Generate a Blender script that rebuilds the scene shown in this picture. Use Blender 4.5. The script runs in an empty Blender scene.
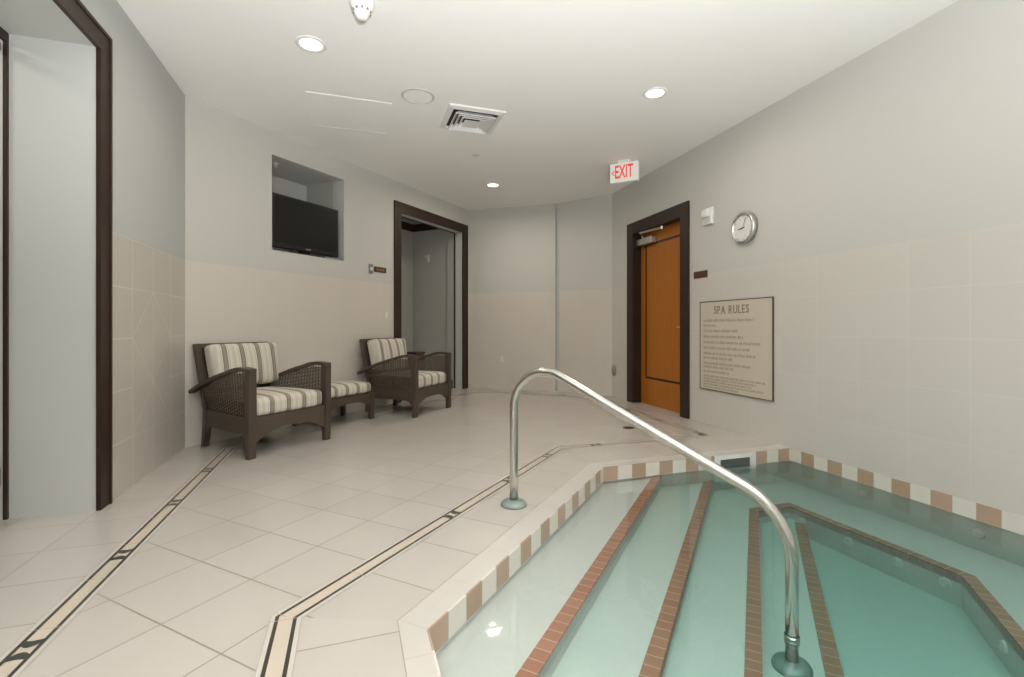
import bpy, bmesh, math, random
from mathutils import Vector, Matrix

sc = bpy.context.scene
COL = sc.collection
random.seed(7)

# ------------------------------------------------------------------ camera, world, exposure
cam = bpy.data.cameras.new('camera')
cam.sensor_fit = 'HORIZONTAL'; cam.sensor_width = 36.0
cam.lens = 36.0 * 483.0 / 1024.0
cam.shift_y = -11.5 / 1024.0
cam.clip_start = 0.05
camo = bpy.data.objects.new('camera', cam); COL.objects.link(camo)
camo.location = (0, 0, 1.0); camo.rotation_euler = (math.radians(90), 0, 0)
sc.camera = camo

world = bpy.data.worlds.new('daylight'); sc.world = world
world.use_nodes = True
world.node_tree.nodes['Background'].inputs[0].default_value = (0.93, 0.97, 1.0, 1)
world.node_tree.nodes['Background'].inputs[1].default_value = 1.25

sc.view_settings.view_transform = 'Standard'
sc.view_settings.look = 'None'
sc.view_settings.gamma = 1.0
sc.view_settings.use_curve_mapping = False
sc.view_settings.exposure = 0.16
sc.cycles.use_denoising = True
sc.cycles.max_bounces = 14
sc.cycles.diffuse_bounces = 8
sc.cycles.glossy_bounces = 5
sc.cycles.transparent_max_bounces = 16
sc.cycles.sample_clamp_indirect = 6.0
sc.cycles.caustics_reflective = False

LAMP_POWER = 6.0            # watts of each recessed ceiling lamp
LAMP_COLOR = (1.0, 0.90, 0.77)
CEIL = 2.92

# the photographer's flash beside the camera, bounced off the ceiling
fl = bpy.data.lights.new('bounce_flash', 'SPOT'); fl.energy = 1540; fl.color = (.985, .985, .985); fl.spot_size = math.radians(126); fl.spot_blend = 1.0; fl.shadow_soft_size = .12
flo = bpy.data.objects.new('bounce_flash', fl); COL.objects.link(flo)
flo.location = (.55, -1.3, .6); flo.rotation_euler = (math.radians(180 - 24), 0, math.radians(12))

# ------------------------------------------------------------------ plan of the room
# s runs along the long wall with the chairs, t runs from that wall towards the spa
def ST(s, t, z=None):
    x, y = s * .4493 + t * .8934, s * .8934 - t * .4493
    return Vector((x, y)) if z is None else Vector((x, y, z))

CORN = ST(2.36, -4.22)                                   # corner of left wall and chair wall
DL = (ST(1, -1) - ST(0, 0)).normalized()                 # left wall, towards that corner
DT = (ST(1, 0) - ST(0, 0)).normalized()                  # chair wall
B0 = ST(6.80, -4.22); B1 = Vector((.735, 7.485)); R0 = Vector((1.443, 6.97))
DB = (B1 - B0).normalized(); DB2 = (R0 - B1).normalized()
DR = (Vector((2.72, 2.50)) - R0).normalized()            # right wall, coming towards the camera
REAR_L = CORN - DL * 7.6
REAR_R = R0 + DR * 10.58

def perp(d): return Vector((-d.y, d.x))                  # points out of the room for every wall

def frame(o, d):
    m = Matrix.Identity(4)
    n = perp(d)
    m[0][0], m[1][0] = d.x, d.y
    m[0][1], m[1][1] = n.x, n.y
    m[0][3], m[1][3] = o.x, o.y
    return m
F_L = frame(CORN, DL); F_T = frame(ST(0, -4.22), DT); F_B = frame(B0, DB); F_B2 = frame(B1, DB2); F_R = frame(R0, DR)

def isect(p, d, q, e):
    den = d.x * e.y - d.y * e.x
    k = ((q.x - p.x) * e.y - (q.y - p.y) * e.x) / den
    return p + d * k

# ------------------------------------------------------------------ materials
def mat(name, col, rough=.5, metal=0., spec=None, emit=None, estr=0., bump=None, noise=None):
    m = bpy.data.materials.new(name); m.use_nodes = True
    nt = m.node_tree; b = nt.nodes['Principled BSDF']
    b.inputs['Base Color'].default_value = (*col, 1)
    b.inputs['Roughness'].default_value = rough
    b.inputs['Metallic'].default_value = metal
    if spec is not None: b.inputs['Specular IOR Level'].default_value = spec
    if emit: b.inputs['Emission Color'].default_value = (*emit, 1); b.inputs['Emission Strength'].default_value = estr
    if noise or bump:
        tc = nt.nodes.new('ShaderNodeTexCoord'); nz = nt.nodes.new('ShaderNodeTexNoise')
        sca, amt = noise or bump
        nz.inputs['Scale'].default_value = sca; nz.inputs['Detail'].default_value = 4
        nt.links.new(tc.outputs['Object'], nz.inputs['Vector'])
        if noise:
            mx = nt.nodes.new('ShaderNodeMix'); mx.data_type = 'RGBA'
            mx.inputs['A'].default_value = (*[c * (1 - amt) for c in col], 1)
            mx.inputs['B'].default_value = (*[min(1, c * (1 + amt)) for c in col], 1)
            nt.links.new(nz.outputs['Fac'], mx.inputs['Factor'])
            nt.links.new(mx.outputs['Result'], b.inputs['Base Color'])
        if bump:
            bp = nt.nodes.new('ShaderNodeBump'); bp.inputs['Strength'].default_value = bump[1]; bp.inputs['Distance'].default_value = .01
            nz2 = nt.nodes.new('ShaderNodeTexNoise'); nz2.inputs['Scale'].default_value = bump[0]
            nt.links.new(tc.outputs['Object'], nz2.inputs['Vector'])
            nt.links.new(nz2.outputs['Fac'], bp.inputs['Height']); nt.links.new(bp.outputs['Normal'], b.inputs['Normal'])
    return m

class N:
    """tiny node-maths helper"""
    def __init__(s, m): s.nt = m.node_tree; s.b = s.nt.nodes['Principled BSDF']
    def node(s, t): return s.nt.nodes.new(t)
    def m(s, op, a, b=None, c=None):
        n = s.node('ShaderNodeMath'); n.operation = op
        for i, v in enumerate((a, b, c)):
            if v is None: continue
            if isinstance(v, (int, float)): n.inputs[i].default_value = v
            else: s.nt.links.new(v, n.inputs[i])
        return n.outputs[0]
    def mix(s, f, a, b):
        n = s.node('ShaderNodeMix'); n.data_type = 'RGBA'
        if isinstance(f, (int, float)): n.inputs['Factor'].default_value = f
        else: s.nt.links.new(f, n.inputs['Factor'])
        for k, v in (('A', a), ('B', b)):
            if isinstance(v, tuple): n.inputs[k].default_value = (*v, 1)
            else: s.nt.links.new(v, n.inputs[k])
        return n.outputs['Result']
    def uv(s):
        t = s.node('ShaderNodeUVMap'); p = s.node('ShaderNodeSeparateXYZ'); s.nt.links.new(t.outputs[0], p.inputs[0])
        return p.outputs[0], p.outputs[1]
    def line(s, x, pitch, w):          # 1 on the joint lines of a grid
        f = s.m('FRACT', s.m('ADD', s.m('DIVIDE', x, pitch), w / 2 / pitch))
        return s.m('LESS_THAN', f, w / pitch)
    def band(s, x, a, b): return s.m('MULTIPLY', s.m('GREATER_THAN', x, a), s.m('LESS_THAN', x, b))
    def cellnoise(s, u, v):
        c = s.node('ShaderNodeCombineXYZ'); s.nt.links.new(s.m('FLOOR', u), c.inputs[0]); s.nt.links.new(s.m('FLOOR', v), c.inputs[1])
        w = s.node('ShaderNodeTexWhiteNoise'); w.noise_dimensions = '2D'; s.nt.links.new(c.outputs[0], w.inputs['Vector'])
        return w.outputs['Value']
    def noise(s, scale, detail=3, coord='Object'):
        tc = s.node('ShaderNodeTexCoord'); n = s.node('ShaderNodeTexNoise'); n.inputs['Scale'].default_value = scale; n.inputs['Detail'].default_value = detail
        s.nt.links.new(tc.outputs[coord], n.inputs['Vector']); return n.outputs['Fac']
    def out(s, sock, v):
        s.nt.links.new(v, s.b.inputs[sock])
    def bump(s, h, st=.3, d=.004):
        n = s.node('ShaderNodeBump'); n.inputs['Strength'].default_value = st; n.inputs['Distance'].default_value = d
        s.nt.links.new(h, n.inputs['Height']); s.nt.links.new(n.outputs[0], s.b.inputs['Normal'])

M = {}
TP = .325
M['paint'] = mat('pale_paint', (.55, .56, .54), .6)
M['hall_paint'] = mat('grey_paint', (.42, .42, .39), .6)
M['ceiling'] = mat('ceiling_paint', (.88, .88, .87), .7)

# floor tile, grid in metres through the UV map
m = M['floor_tile'] = mat('ivory_floor_tile', (.62, .57, .51), .26)
n = N(m); u, v = n.uv()
g = n.m('MAXIMUM', n.line(u, TP, .006), n.line(v, TP, .006))
cn = n.cellnoise(n.m('DIVIDE', u, TP), n.m('DIVIDE', v, TP))
base = n.mix(n.m('ADD', n.m('MULTIPLY', cn, .6), n.m('MULTIPLY', n.noise(3.0), .4)), (.490, .453, .408), (.535, .498, .452))
n.out('Base Color', n.mix(g, base, (.29, .25, .205)))
n.out('Roughness', n.m('ADD', n.m('MULTIPLY', g, .4), .24))
n.bump(n.m('SUBTRACT', 1., g), .25, .002)

m = M['coping_tile'] = mat('cream_coping_tile', (.7, .66, .6), .3)
n = N(m); u, v = n.uv()
g = n.line(u, .305, .005)
n.out('Base Color', n.mix(g, n.mix(n.noise(4.), (.525, .492, .447), (.57, .535, .487)), (.50, .455, .40)))

# decorative border strip: v is 0..1 across, u metres along
m = M['inlay'] = mat('border_tile', (.6, .5, .4), .3)
n = N(m); u, v = n.uv()
dark = n.m('MAXIMUM', n.band(v, .16, .28), n.band(v, .72, .84))
gro = n.m('MAXIMUM', n.m('MAXIMUM', n.m('LESS_THAN', v, .035), n.m('GREATER_THAN', v, .965)), n.line(u, .33, .004))
mid = n.mix(n.band(v, .28, .72), (.56, .525, .475), n.mix(n.noise(5.), (.54, .47, .38), (.60, .53, .435)))
c = n.mix(dark, mid, (.05, .042, .035))
n.out('Base Color', n.mix(gro, c, (.42, .36, .30)))

# walls: UV in metres; tile below 1.55 m, paint above
def wall_mat(name, tile_a, tile_b, paint, grout, diamond=None, pitch=.335, off=0.):
    m = mat(name, paint, .5); n = N(m); u, v = n.uv()
    low = n.m('LESS_THAN', v, 1.55)
    uu = n.m('ADD', u, off)
    g = n.m('MAXIMUM', n.line(uu, pitch, .006), n.line(v, .31, .006))
    if diamond:
        x0, x1, z0, z1 = diamond
        inside = n.m('MULTIPLY', n.band(u, x0, x1), n.band(v, z0, z1))
        a = n.m('SUBTRACT', u, x0)
        k = pitch / .31
        w = n.m('MULTIPLY', n.m('SUBTRACT', v, z0), k)
        d = n.m('MAXIMUM', n.line(n.m('ADD', a, w), pitch * 2, .008), n.line(n.m('ADD', n.m('SUBTRACT', a, w), pitch * 8), pitch * 2, .008))
        d = n.m('MAXIMUM', d, n.line(uu, pitch, .006))
        g = n.m('ADD', n.m('MULTIPLY', inside, d), n.m('MULTIPLY', n.m('SUBTRACT', 1., inside), g))
    cn = n.cellnoise(n.m('DIVIDE', uu, pitch), n.m('DIVIDE', v, .31))
    t = n.mix(n.m('ADD', n.m('MULTIPLY', cn, .5), n.m('MULTIPLY', n.noise(2.5), .5)), tile_a, tile_b)
    t = n.mix(g, t, grout)
    n.out('Base Color', n.mix(low, paint, t))
    n.out('Roughness', n.m('SUBTRACT', .6, n.m('MULTIPLY', low, .28)))
    return m
PA = (.565, .558, .525)
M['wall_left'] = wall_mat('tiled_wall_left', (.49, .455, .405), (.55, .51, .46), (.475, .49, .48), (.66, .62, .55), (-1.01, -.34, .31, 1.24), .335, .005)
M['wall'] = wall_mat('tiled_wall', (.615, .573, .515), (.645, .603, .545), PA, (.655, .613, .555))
M['wall_back'] = M['wall']
M['wall_right'] = wall_mat('tiled_wall_right', (.58, .55, .505), (.612, .583, .537), PA, (.63, .60, .553))

M['dark_wood'] = mat('espresso_wood', (.033, .018, .012), .45, spec=.3, noise=(6, .25))
m = M['door_wood'] = mat('honey_veneer', (.42, .15, .025), .35)
n = N(m); tc = n.node('ShaderNodeTexCoord'); mp = n.node('ShaderNodeMapping'); mp.inputs['Scale'].default_value = (9, 9, .8)
n.nt.links.new(tc.outputs['Object'], mp.inputs[0]); nz = n.node('ShaderNodeTexNoise'); nz.inputs['Scale'].default_value = 3; nz.inputs['Detail'].default_value = 6
n.nt.links.new(mp.outputs[0], nz.inputs['Vector'])
n.out('Base Color', n.mix(nz.outputs['Fac'], (.34, .10, .005), (.48, .165, .012)))
M['steel'] = mat('brushed_steel', (.62, .60, .56), .22, 1.0, noise=(14, .12))
M['silver'] = mat('silver_metal', (.6, .6, .58), .3, 1.0)
M['flange'] = mat('patinated_flange', (.27, .34, .31), .45, .35, noise=(20, .2))
M['white'] = mat('white_plastic', (.78, .78, .76), .4)
M['offwhite'] = mat('ivory_plastic', (.66, .63, .56), .4)
M['vent_white'] = mat('vent_white', (.74, .74, .73), .45)
M['shadow'] = mat('dark_void', (.03, .03, .03), .8)
M['black'] = mat('black_plastic', (.012, .012, .012), .35)
M['screen'] = mat('tv_screen', (.013, .014, .012), .35, spec=.22)
M['grey'] = mat('grey_plastic', (.22, .22, .21), .5)
M['plaque'] = mat('brown_plaque', (.085, .035, .022), .4)
M['gold'] = mat('gold_letter', (.32, .2, .09), .4)
M['sign_board'] = mat('cream_board', (.57, .52, .42), .5)
M['sign_ink'] = mat('sign_ink', (.24, .20, .15), .6)
M['sign_text'] = mat('sign_text', (.40, .36, .29), .6)
M['exit_face'] = mat('exit_face', (.8, .78, .74), .4, emit=(1, .95, .9), estr=.12)
M['exit_red'] = mat('exit_red', (.75, .06, .03), .4, emit=(1, .08, .04), estr=.25)
M['lens'] = mat('lamp_lens', (.9, .9, .85), .4, emit=(1, .93, .82), estr=4.)
M['clock_face'] = mat('clock_face', (.74, .74, .73), .4)
M['inlay_green'] = mat('dark_green_stone', (.045, .055, .045), .3, noise=(60, .5))
M['drain'] = mat('floor_drain', (.09, .08, .065), .4, .6)

# wicker
m = M['wicker'] = mat('dark_wicker', (.065, .045, .032), .5)
n = N(m); tc = n.node('ShaderNodeTexCoord'); wv = n.node('ShaderNodeTexWave'); wv.bands_direction = 'Z'
wv.inputs['Scale'].default_value = 38; wv.inputs['Distortion'].default_value = 1.5; wv.inputs['Detail'].default_value = 1
n.nt.links.new(tc.outputs['Object'], wv.inputs['Vector'])
n.out('Base Color', n.mix(wv.outputs['Fac'], (.058, .042, .031), (.10, .073, .053)))
n.bump(wv.outputs['Fac'], .5, .003)
M['strand'] = mat('wicker_strand', (.105, .078, .057), .5, noise=(40, .3))
M['leather'] = mat('smooth_brown_frame', (.068, .048, .036), .42)

# striped cushion cloth: stripes across local x
m = M['stripe'] = mat('striped_cloth', (.6, .55, .47), .85)
n = N(m); tc = n.node('ShaderNodeTexCoord'); sp = n.node('ShaderNodeSeparateXYZ'); n.nt.links.new(tc.outputs['Object'], sp.inputs[0])
fr = n.m('FRACT', n.m('ADD', n.m('DIVIDE', sp.outputs[0], .150), .36))
wide = n.band(fr, .04, .24); edge = n.m('MAXIMUM', n.band(fr, .0, .06), n.band(fr, .22, .27)); thin = n.m('MAXIMUM', n.band(fr, .34, .37), n.band(fr, .90, .93))
pale = n.band(fr, .55, .72)
c = n.mix(pale, (.64, .60, .52), (.57, .52, .44))
c = n.mix(thin, c, (.47, .42, .35)); c = n.mix(wide, c, (.30, .265, .22)); c = n.mix(edge, c, (.20, .17, .135))
n.out('Base Color', c)
nz = n.noise(260, 2); n.bump(nz, .2, .002)

# pool
M['plaster'] = mat('pool_plaster', (.70, .70, .65), .6, noise=(30, .05))
m = M['brick'] = mat('brick_nosing_tile', (.33, .13, .075), .5)
n = N(m); u, v = n.uv()
g = n.line(u, .058, .0035)
cn = n.cellnoise(n.m('DIVIDE', u, .058), v)
n.out('Base Color', n.mix(g, n.mix(cn, (.40, .18, .11), (.47, .225, .15)), (.62, .50, .42)))
m = M['checker'] = mat('checker_tile', (.6, .5, .4), .25)
n = N(m); u, v = n.uv()
par = n.m('LESS_THAN', n.m('FRACT', n.m('DIVIDE', u, .234)), .5)
g = n.m('MAXIMUM', n.line(u, .117, .003), n.line(v, .1, .003))
cn = n.cellnoise(n.m('DIVIDE', u, .117), v)
c = n.mix(par, (.70, .67, .60), n.mix(cn, (.40, .295, .20), (.47, .33, .25)))
n.out('Base Color', n.mix(g, c, (.55, .51, .45)))

def water_mat():
    m = bpy.data.materials.new('spa_water'); m.use_nodes = True; nt = m.node_tree
    for x in list(nt.nodes): nt.nodes.remove(x)
    o = nt.nodes.new('ShaderNodeOutputMaterial')
    tr = nt.nodes.new('ShaderNodeBsdfTransparent'); tr.inputs[0].default_value = (.97, .99, .98, 1)
    gl = nt.nodes.new('ShaderNodeBsdfGlossy'); gl.inputs['Roughness'].default_value = .03
    gl.inputs[0].default_value = (1, 1, 1, 1)
    fr = nt.nodes.new('ShaderNodeFresnel'); fr.inputs['IOR'].default_value = 1.33
    mx = nt.nodes.new('ShaderNodeMixShader')
    tc = nt.nodes.new('ShaderNodeTexCoord'); nz = nt.nodes.new('ShaderNodeTexNoise'); nz.inputs['Scale'].default_value = 7; nz.inputs['Detail'].default_value = 2
    bp = nt.nodes.new('ShaderNodeBump'); bp.inputs['Strength'].default_value = .10; bp.inputs['Distance'].default_value = .012
    L = nt.links.new
    L(tc.outputs['Object'], nz.inputs['Vector']); L(nz.outputs['Fac'], bp.inputs['Height'])
    L(bp.outputs[0], gl.inputs['Normal']); L(bp.outputs[0], fr.inputs['Normal'])
    L(fr.outputs[0], mx.inputs[0]); L(tr.outputs[0], mx.inputs[1]); L(gl.outputs[0], mx.inputs[2])
    va = nt.nodes.new('ShaderNodeVolumeAbsorption'); va.inputs['Color'].default_value = (.08, .60, .56, 1); va.inputs['Density'].default_value = 1.35
    L(mx.outputs[0], o.inputs['Surface']); L(va.outputs[0], o.inputs['Volume'])
    return m
M['water'] = water_mat()
m = M['glass'] = bpy.data.materials.new('clear_glass'); m.use_nodes = True
nt = m.node_tree; nt.nodes.remove(nt.nodes['Principled BSDF'])
tr = nt.nodes.new('ShaderNodeBsdfTransparent'); tr.inputs[0].default_value = (.93, .96, .95, 1)
gl = nt.nodes.new('ShaderNodeBsdfGlossy'); gl.inputs['Roughness'].default_value = .02
mx = nt.nodes.new('ShaderNodeMixShader'); mx.inputs[0].default_value = .08
nt.links.new(tr.outputs[0], mx.inputs[1]); nt.links.new(gl.outputs[0], mx.inputs[2])
nt.links.new(mx.outputs[0], nt.nodes['Material Output'].inputs['Surface'])

# ------------------------------------------------------------------ mesh helpers
def obj(name, bm, m, parent=None, smooth=False, matrix=None):
    me = bpy.data.meshes.new(name)
    bmesh.ops.recalc_face_normals(bm, faces=bm.faces[:])
    bm.to_mesh(me); bm.free()
    for x in (m if isinstance(m, (list, tuple)) else [m]): me.materials.append(x)
    if smooth:
        for p in me.polygons: p.use_smooth = True
    o = bpy.data.objects.new(name, me); COL.objects.link(o)
    if parent: o.parent = parent
    if matrix is not None: o.matrix_basis = matrix
    return o

def flat_shade_by_angle(o, ang=.6):
    for p in o.data.polygons: p.use_smooth = True
    try: o.data.set_sharp_from_angle(angle=ang)
    except Exception: pass
    return o

def tag(o, label=None, cat=None, group=None, kind=None):
    if label: o['label'] = label
    if cat: o['category'] = cat
    if group: o['group'] = group
    if kind: o['kind'] = kind
    return o

def empty(name, loc=(0, 0, 0), rz=0, matrix=None):
    o = bpy.data.objects.new(name, None); COL.objects.link(o); o.empty_display_size = .1
    if matrix is not None: o.matrix_basis = matrix
    else: o.location = loc; o.rotation_euler = (0, 0, rz)
    return o

def copy_tree(o, parent=None):
    c = o.copy(); COL.objects.link(c)
    if parent: c.parent = parent
    for ch in list(o.children): copy_tree(ch, c)
    return c

def box(bm, x0, x1, y0, y1, z0, z1, mi=0):
    vs = [bm.verts.new((x, y, z)) for x in (x0, x1) for y in (y0, y1) for z in (z0, z1)]
    out = []
    for q in ((0, 1, 3, 2), (4, 6, 7, 5), (0, 4, 5, 1), (2, 3, 7, 6), (0, 2, 6, 4), (1, 5, 7, 3)):
        f = bm.faces.new([vs[i] for i in q]); f.material_index = mi; out.append(f)
    return vs

def bevel(bm, w, seg=2):
    bmesh.ops.bevel(bm, geom=bm.edges[:], offset=w, segments=seg, profile=.5, affect='EDGES')

def prism(bm, poly, z0, z1):
    a = [bm.verts.new((p[0], p[1], z0)) for p in poly]; b = [bm.verts.new((p[0], p[1], z1)) for p in poly]
    bm.faces.new(a[::-1]); bm.faces.new(b)
    k = len(poly)
    for i in range(k): bm.faces.new((a[i], a[(i + 1) % k], b[(i + 1) % k], b[i]))

def prism_y(bm, poly, y0, y1):
    """outline given in x,z and pushed through along y"""
    a = [bm.verts.new((p[0], y0, p[1])) for p in poly]; b = [bm.verts.new((p[0], y1, p[1])) for p in poly]
    bm.faces.new(a); bm.faces.new(b[::-1])
    k = len(poly)
    for i in range(k): bm.faces.new((a[i], b[i], b[(i + 1) % k], a[(i + 1) % k]))

def prism_x(bm, poly, x0, x1):
    """outline given in y,z and pushed through along x"""
    a = [bm.verts.new((x0, p[0], p[1])) for p in poly]; b = [bm.verts.new((x1, p[0], p[1])) for p in poly]
    bm.faces.new(a); bm.faces.new(b[::-1])
    k = len(poly)
    for i in range(k): bm.faces.new((a[i], b[i], b[(i + 1) % k], a[(i + 1) % k]))

def lathe(bm, prof, seg=32, axis='z', o=(0, 0, 0)):
    rings = []
    for r, h in prof:
        ring = []
        for i in range(seg):
            a = 2 * math.pi * i / seg
            c, s = r * math.cos(a), r * math.sin(a)
            p = (c, s, h) if axis == 'z' else (c, h, s)
            ring.append(bm.verts.new((p[0] + o[0], p[1] + o[1], p[2] + o[2])))
        rings.append(ring)
    for a, b in zip(rings, rings[1:]):
        for i in range(seg): bm.faces.new((a[i], a[(i + 1) % seg], b[(i + 1) % seg], b[i]))
    if prof[0][0] > 1e-5: bm.faces.new(rings[0])
    if prof[-1][0] > 1e-5: bm.faces.new(rings[-1])
    bmesh.ops.remove_doubles(bm, verts=bm.verts[:], dist=1e-6)

def tube(bm, pts, r, seg=12):
    pts = [Vector(p) for p in pts]; rings = []; up = None
    for i, p in enumerate(pts):
        t = ((pts[min(i + 1, len(pts) - 1)] - p).normalized() + (p - pts[max(i - 1, 0)]).normalized()).normalized()
        if up is None: up = t.orthogonal().normalized()
        up = (up - t * up.dot(t)).normalized(); w = t.cross(up)
        rr = r[i] if isinstance(r, (list, tuple)) else r
        rings.append([bm.verts.new(p + (up * math.cos(2 * math.pi * k / seg) + w * math.sin(2 * math.pi * k / seg)) * rr) for k in range(seg)])
    for a, b in zip(rings, rings[1:]):
        for k in range(seg): bm.faces.new((a[k], a[(k + 1) % seg], b[(k + 1) % seg], b[k]))
    bm.faces.new(rings[0][::-1]); bm.faces.new(rings[-1])

def ribbon(bm, pts, w, h):
    """rectangular bar swept along a path of (y,z) at constant x range; pts = [(x,y,z)]"""
    pts = [Vector(p) for p in pts]; rings = []
    for i, p in enumerate(pts):
        t = ((pts[min(i + 1, len(pts) - 1)] - p).normalized() + (p - pts[max(i - 1, 0)]).normalized()).normalized()
        side = Vector((1, 0, 0)); nrm = side.cross(t).normalized()
        ww = w[i] if isinstance(w, (list, tuple)) else w
        rings.append([bm.verts.new(p + side * a * ww / 2 + nrm * b * h / 2) for a, b in ((-1, -1), (1, -1), (1, 1), (-1, 1))])
    for a, b in zip(rings, rings[1:]):
        for k in range(4): bm.faces.new((a[k], a[(k + 1) % 4], b[(k + 1) % 4], b[k]))
    bm.faces.new(rings[0][::-1]); bm.faces.new(rings[-1])

def rounded_box(bm, w, d, h, r, n=14, puff=0., M4=None):
    """soft box, origin at its middle"""
    res = bmesh.ops.create_cube(bm, size=2.0)
    vs = res['verts']
    es = list({e for v in vs for e in v.link_edges})
    bmesh.ops.subdivide_edges(bm, edges=es, cuts=n, use_grid_fill=True)
    hw, hd, hh = w / 2, d / 2, h / 2
    for v in bm.verts:
        p = Vector((math.copysign(abs(v.co.x) ** .8, v.co.x) * hw, math.copysign(abs(v.co.y) ** .8, v.co.y) * hd, math.copysign(abs(v.co.z) ** .8, v.co.z) * hh))
        q = Vector((max(-hw + r, min(hw - r, p.x)), max(-hd + r, min(hd - r, p.y)), max(-hh + r, min(hh - r, p.z))))
        dd = p - q
        if dd.length > 1e-6: p = q + dd.normalized() * r
        fx, fy = 1 - (p.x / hw) ** 2, 1 - (p.y / hd) ** 2
        p.z += (puff if p.z > 0 else -puff * .4) * max(0, fx) * max(0, fy) * (abs(p.z) / hh)
        v.co = p
    if M4 is not None: bmesh.ops.transform(bm, matrix=M4, verts=bm.verts[:])

def text_bm(body, size, sx=1., align='CENTER', depth=.002, bold=0.):
    cu = bpy.data.curves.new('lettering', 'FONT'); cu.body = body; cu.size = size
    cu.align_x = align; cu.align_y = 'CENTER'; cu.extrude = depth / 2; cu.offset = bold
    o = bpy.data.objects.new('lettering', cu); COL.objects.link(o)
    bpy.context.view_layer.update()
    dg = bpy.context.evaluated_depsgraph_get()
    me = bpy.data.meshes.new_from_object(o.evaluated_get(dg))
    bm = bmesh.new(); bm.from_mesh(me)
    bpy.data.objects.remove(o); bpy.data.curves.remove(cu); bpy.data.meshes.remove(me)
    # lay it upright: text x -> x, text y -> z, facing -y
    bmesh.ops.transform(bm, matrix=Matrix(((sx, 0, 0, 0), (0, 0, -1, 0), (0, 1, 0, 0), (0, 0, 0, 1))), verts=bm.verts[:])
    return bm

def set_uv(o, fn):
    me = o.data
    uvl = me.uv_layers.new(name='UVMap') if not me.uv_layers else me.uv_layers[0]
    for p in me.polygons:
        for li in p.loop_indices:
            uvl.data[li].uv = fn(me.vertices[me.loops[li].vertex_index].co, p)

def struct(name, bm, m, matrix=None, parent=None, label=None):
    o = obj(name, bm, m, parent, matrix=matrix)
    if not parent: o['kind'] = 'structure'
    if label: o['label'] = label
    return o

# ------------------------------------------------------------------ walls
TH = .15
def wall(name, fr, x0, x1, holes, m, extra=(), label=None, z1=CEIL):
    xs = sorted({x0, x1, *[h[0] for h in holes], *[h[1] for h in holes]})
    zs = sorted({0., z1, *[h[2] for h in holes], *[h[3] for h in holes]})
    inside = lambda x, z: any(a < x < b and c < z < d for a, b, c, d in holes)
    bm = bmesh.new(); V = {}
    def vert(x, y, z):
        k = (round(x, 5), round(y, 5), round(z, 5))
        if k not in V: V[k] = bm.verts.new((x, y, z))
        return V[k]
    cell = lambda i, j: 0 <= i < len(xs) - 1 and 0 <= j < len(zs) - 1 and not inside((xs[i] + xs[i + 1]) / 2, (zs[j] + zs[j + 1]) / 2)
    for i in range(len(xs) - 1):
        for j in range(len(zs) - 1):
            if not cell(i, j): continue
            a, b, c, d = xs[i], xs[i + 1], zs[j], zs[j + 1]
            bm.faces.new([vert(a, 0, c), vert(b, 0, c), vert(b, 0, d), vert(a, 0, d)])
            bm.faces.new([vert(a, TH, c), vert(a, TH, d), vert(b, TH, d), vert(b, TH, c)])
            if not cell(i - 1, j): bm.faces.new([vert(a, 0, c), vert(a, 0, d), vert(a, TH, d), vert(a, TH, c)])
            if not cell(i + 1, j): bm.faces.new([vert(b, 0, c), vert(b, TH, c), vert(b, TH, d), vert(b, 0, d)])
            if not cell(i, j - 1): bm.faces.new([vert(a, 0, c), vert(a, TH, c), vert(b, TH, c), vert(b, 0, c)])
            if not cell(i, j + 1): bm.faces.new([vert(a, 0, d), vert(b, 0, d), vert(b, TH, d), vert(a, TH, d)])
    o = struct(name, bm, [m, M['paint']], fr, label=label)
    for p in o.data.polygons:
        if abs(p.normal.y) < .5: p.material_index = 1
    set_uv(o, lambda c, p: (c.x, c.z))
    return o

# left wall, with the wide cased opening nearest the camera (local x = minus distance from the corner)
LO = (-2.95, -1.437, 0., 2.53)
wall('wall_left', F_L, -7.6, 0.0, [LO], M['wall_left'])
NI = (3.166, 4.093, 1.757, 2.69)                      # niche of the television
HO = (5.075, 6.625, 0., 2.535)                        # hall opening beyond the chairs
wall('wall_back', F_T, 2.36, 6.80, [NI, HO], M['wall'])
wall('wall_far', F_B, 0, (B1 - B0).length - .062, [], M['wall_back'])
# a narrow upright groove where the far wall turns towards the door
bm = bmesh.new()
off = 0.
a = B1 + perp(DB2) * off; 
o = wall('wall_corner', frame(a, DB2), 0, (R0 - B1).length + .06, [], M['wall_back'])
bm = bmesh.new(); box(bm, (B1 - B0).length - .10, (B1 - B0).length + .05, .045, .10, 0, CEIL); box(bm, (B1 - B0).length - .10, (B1 - B0).length + .05, -.01, .10, -.03, -.0005); struct('wall_groove', bm, M['paint'], F_B)
DO = (.595, 1.655, 0., 2.245)
wall('wall_right', F_R, 0, 10.58, [DO], M['wall_right'])
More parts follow.
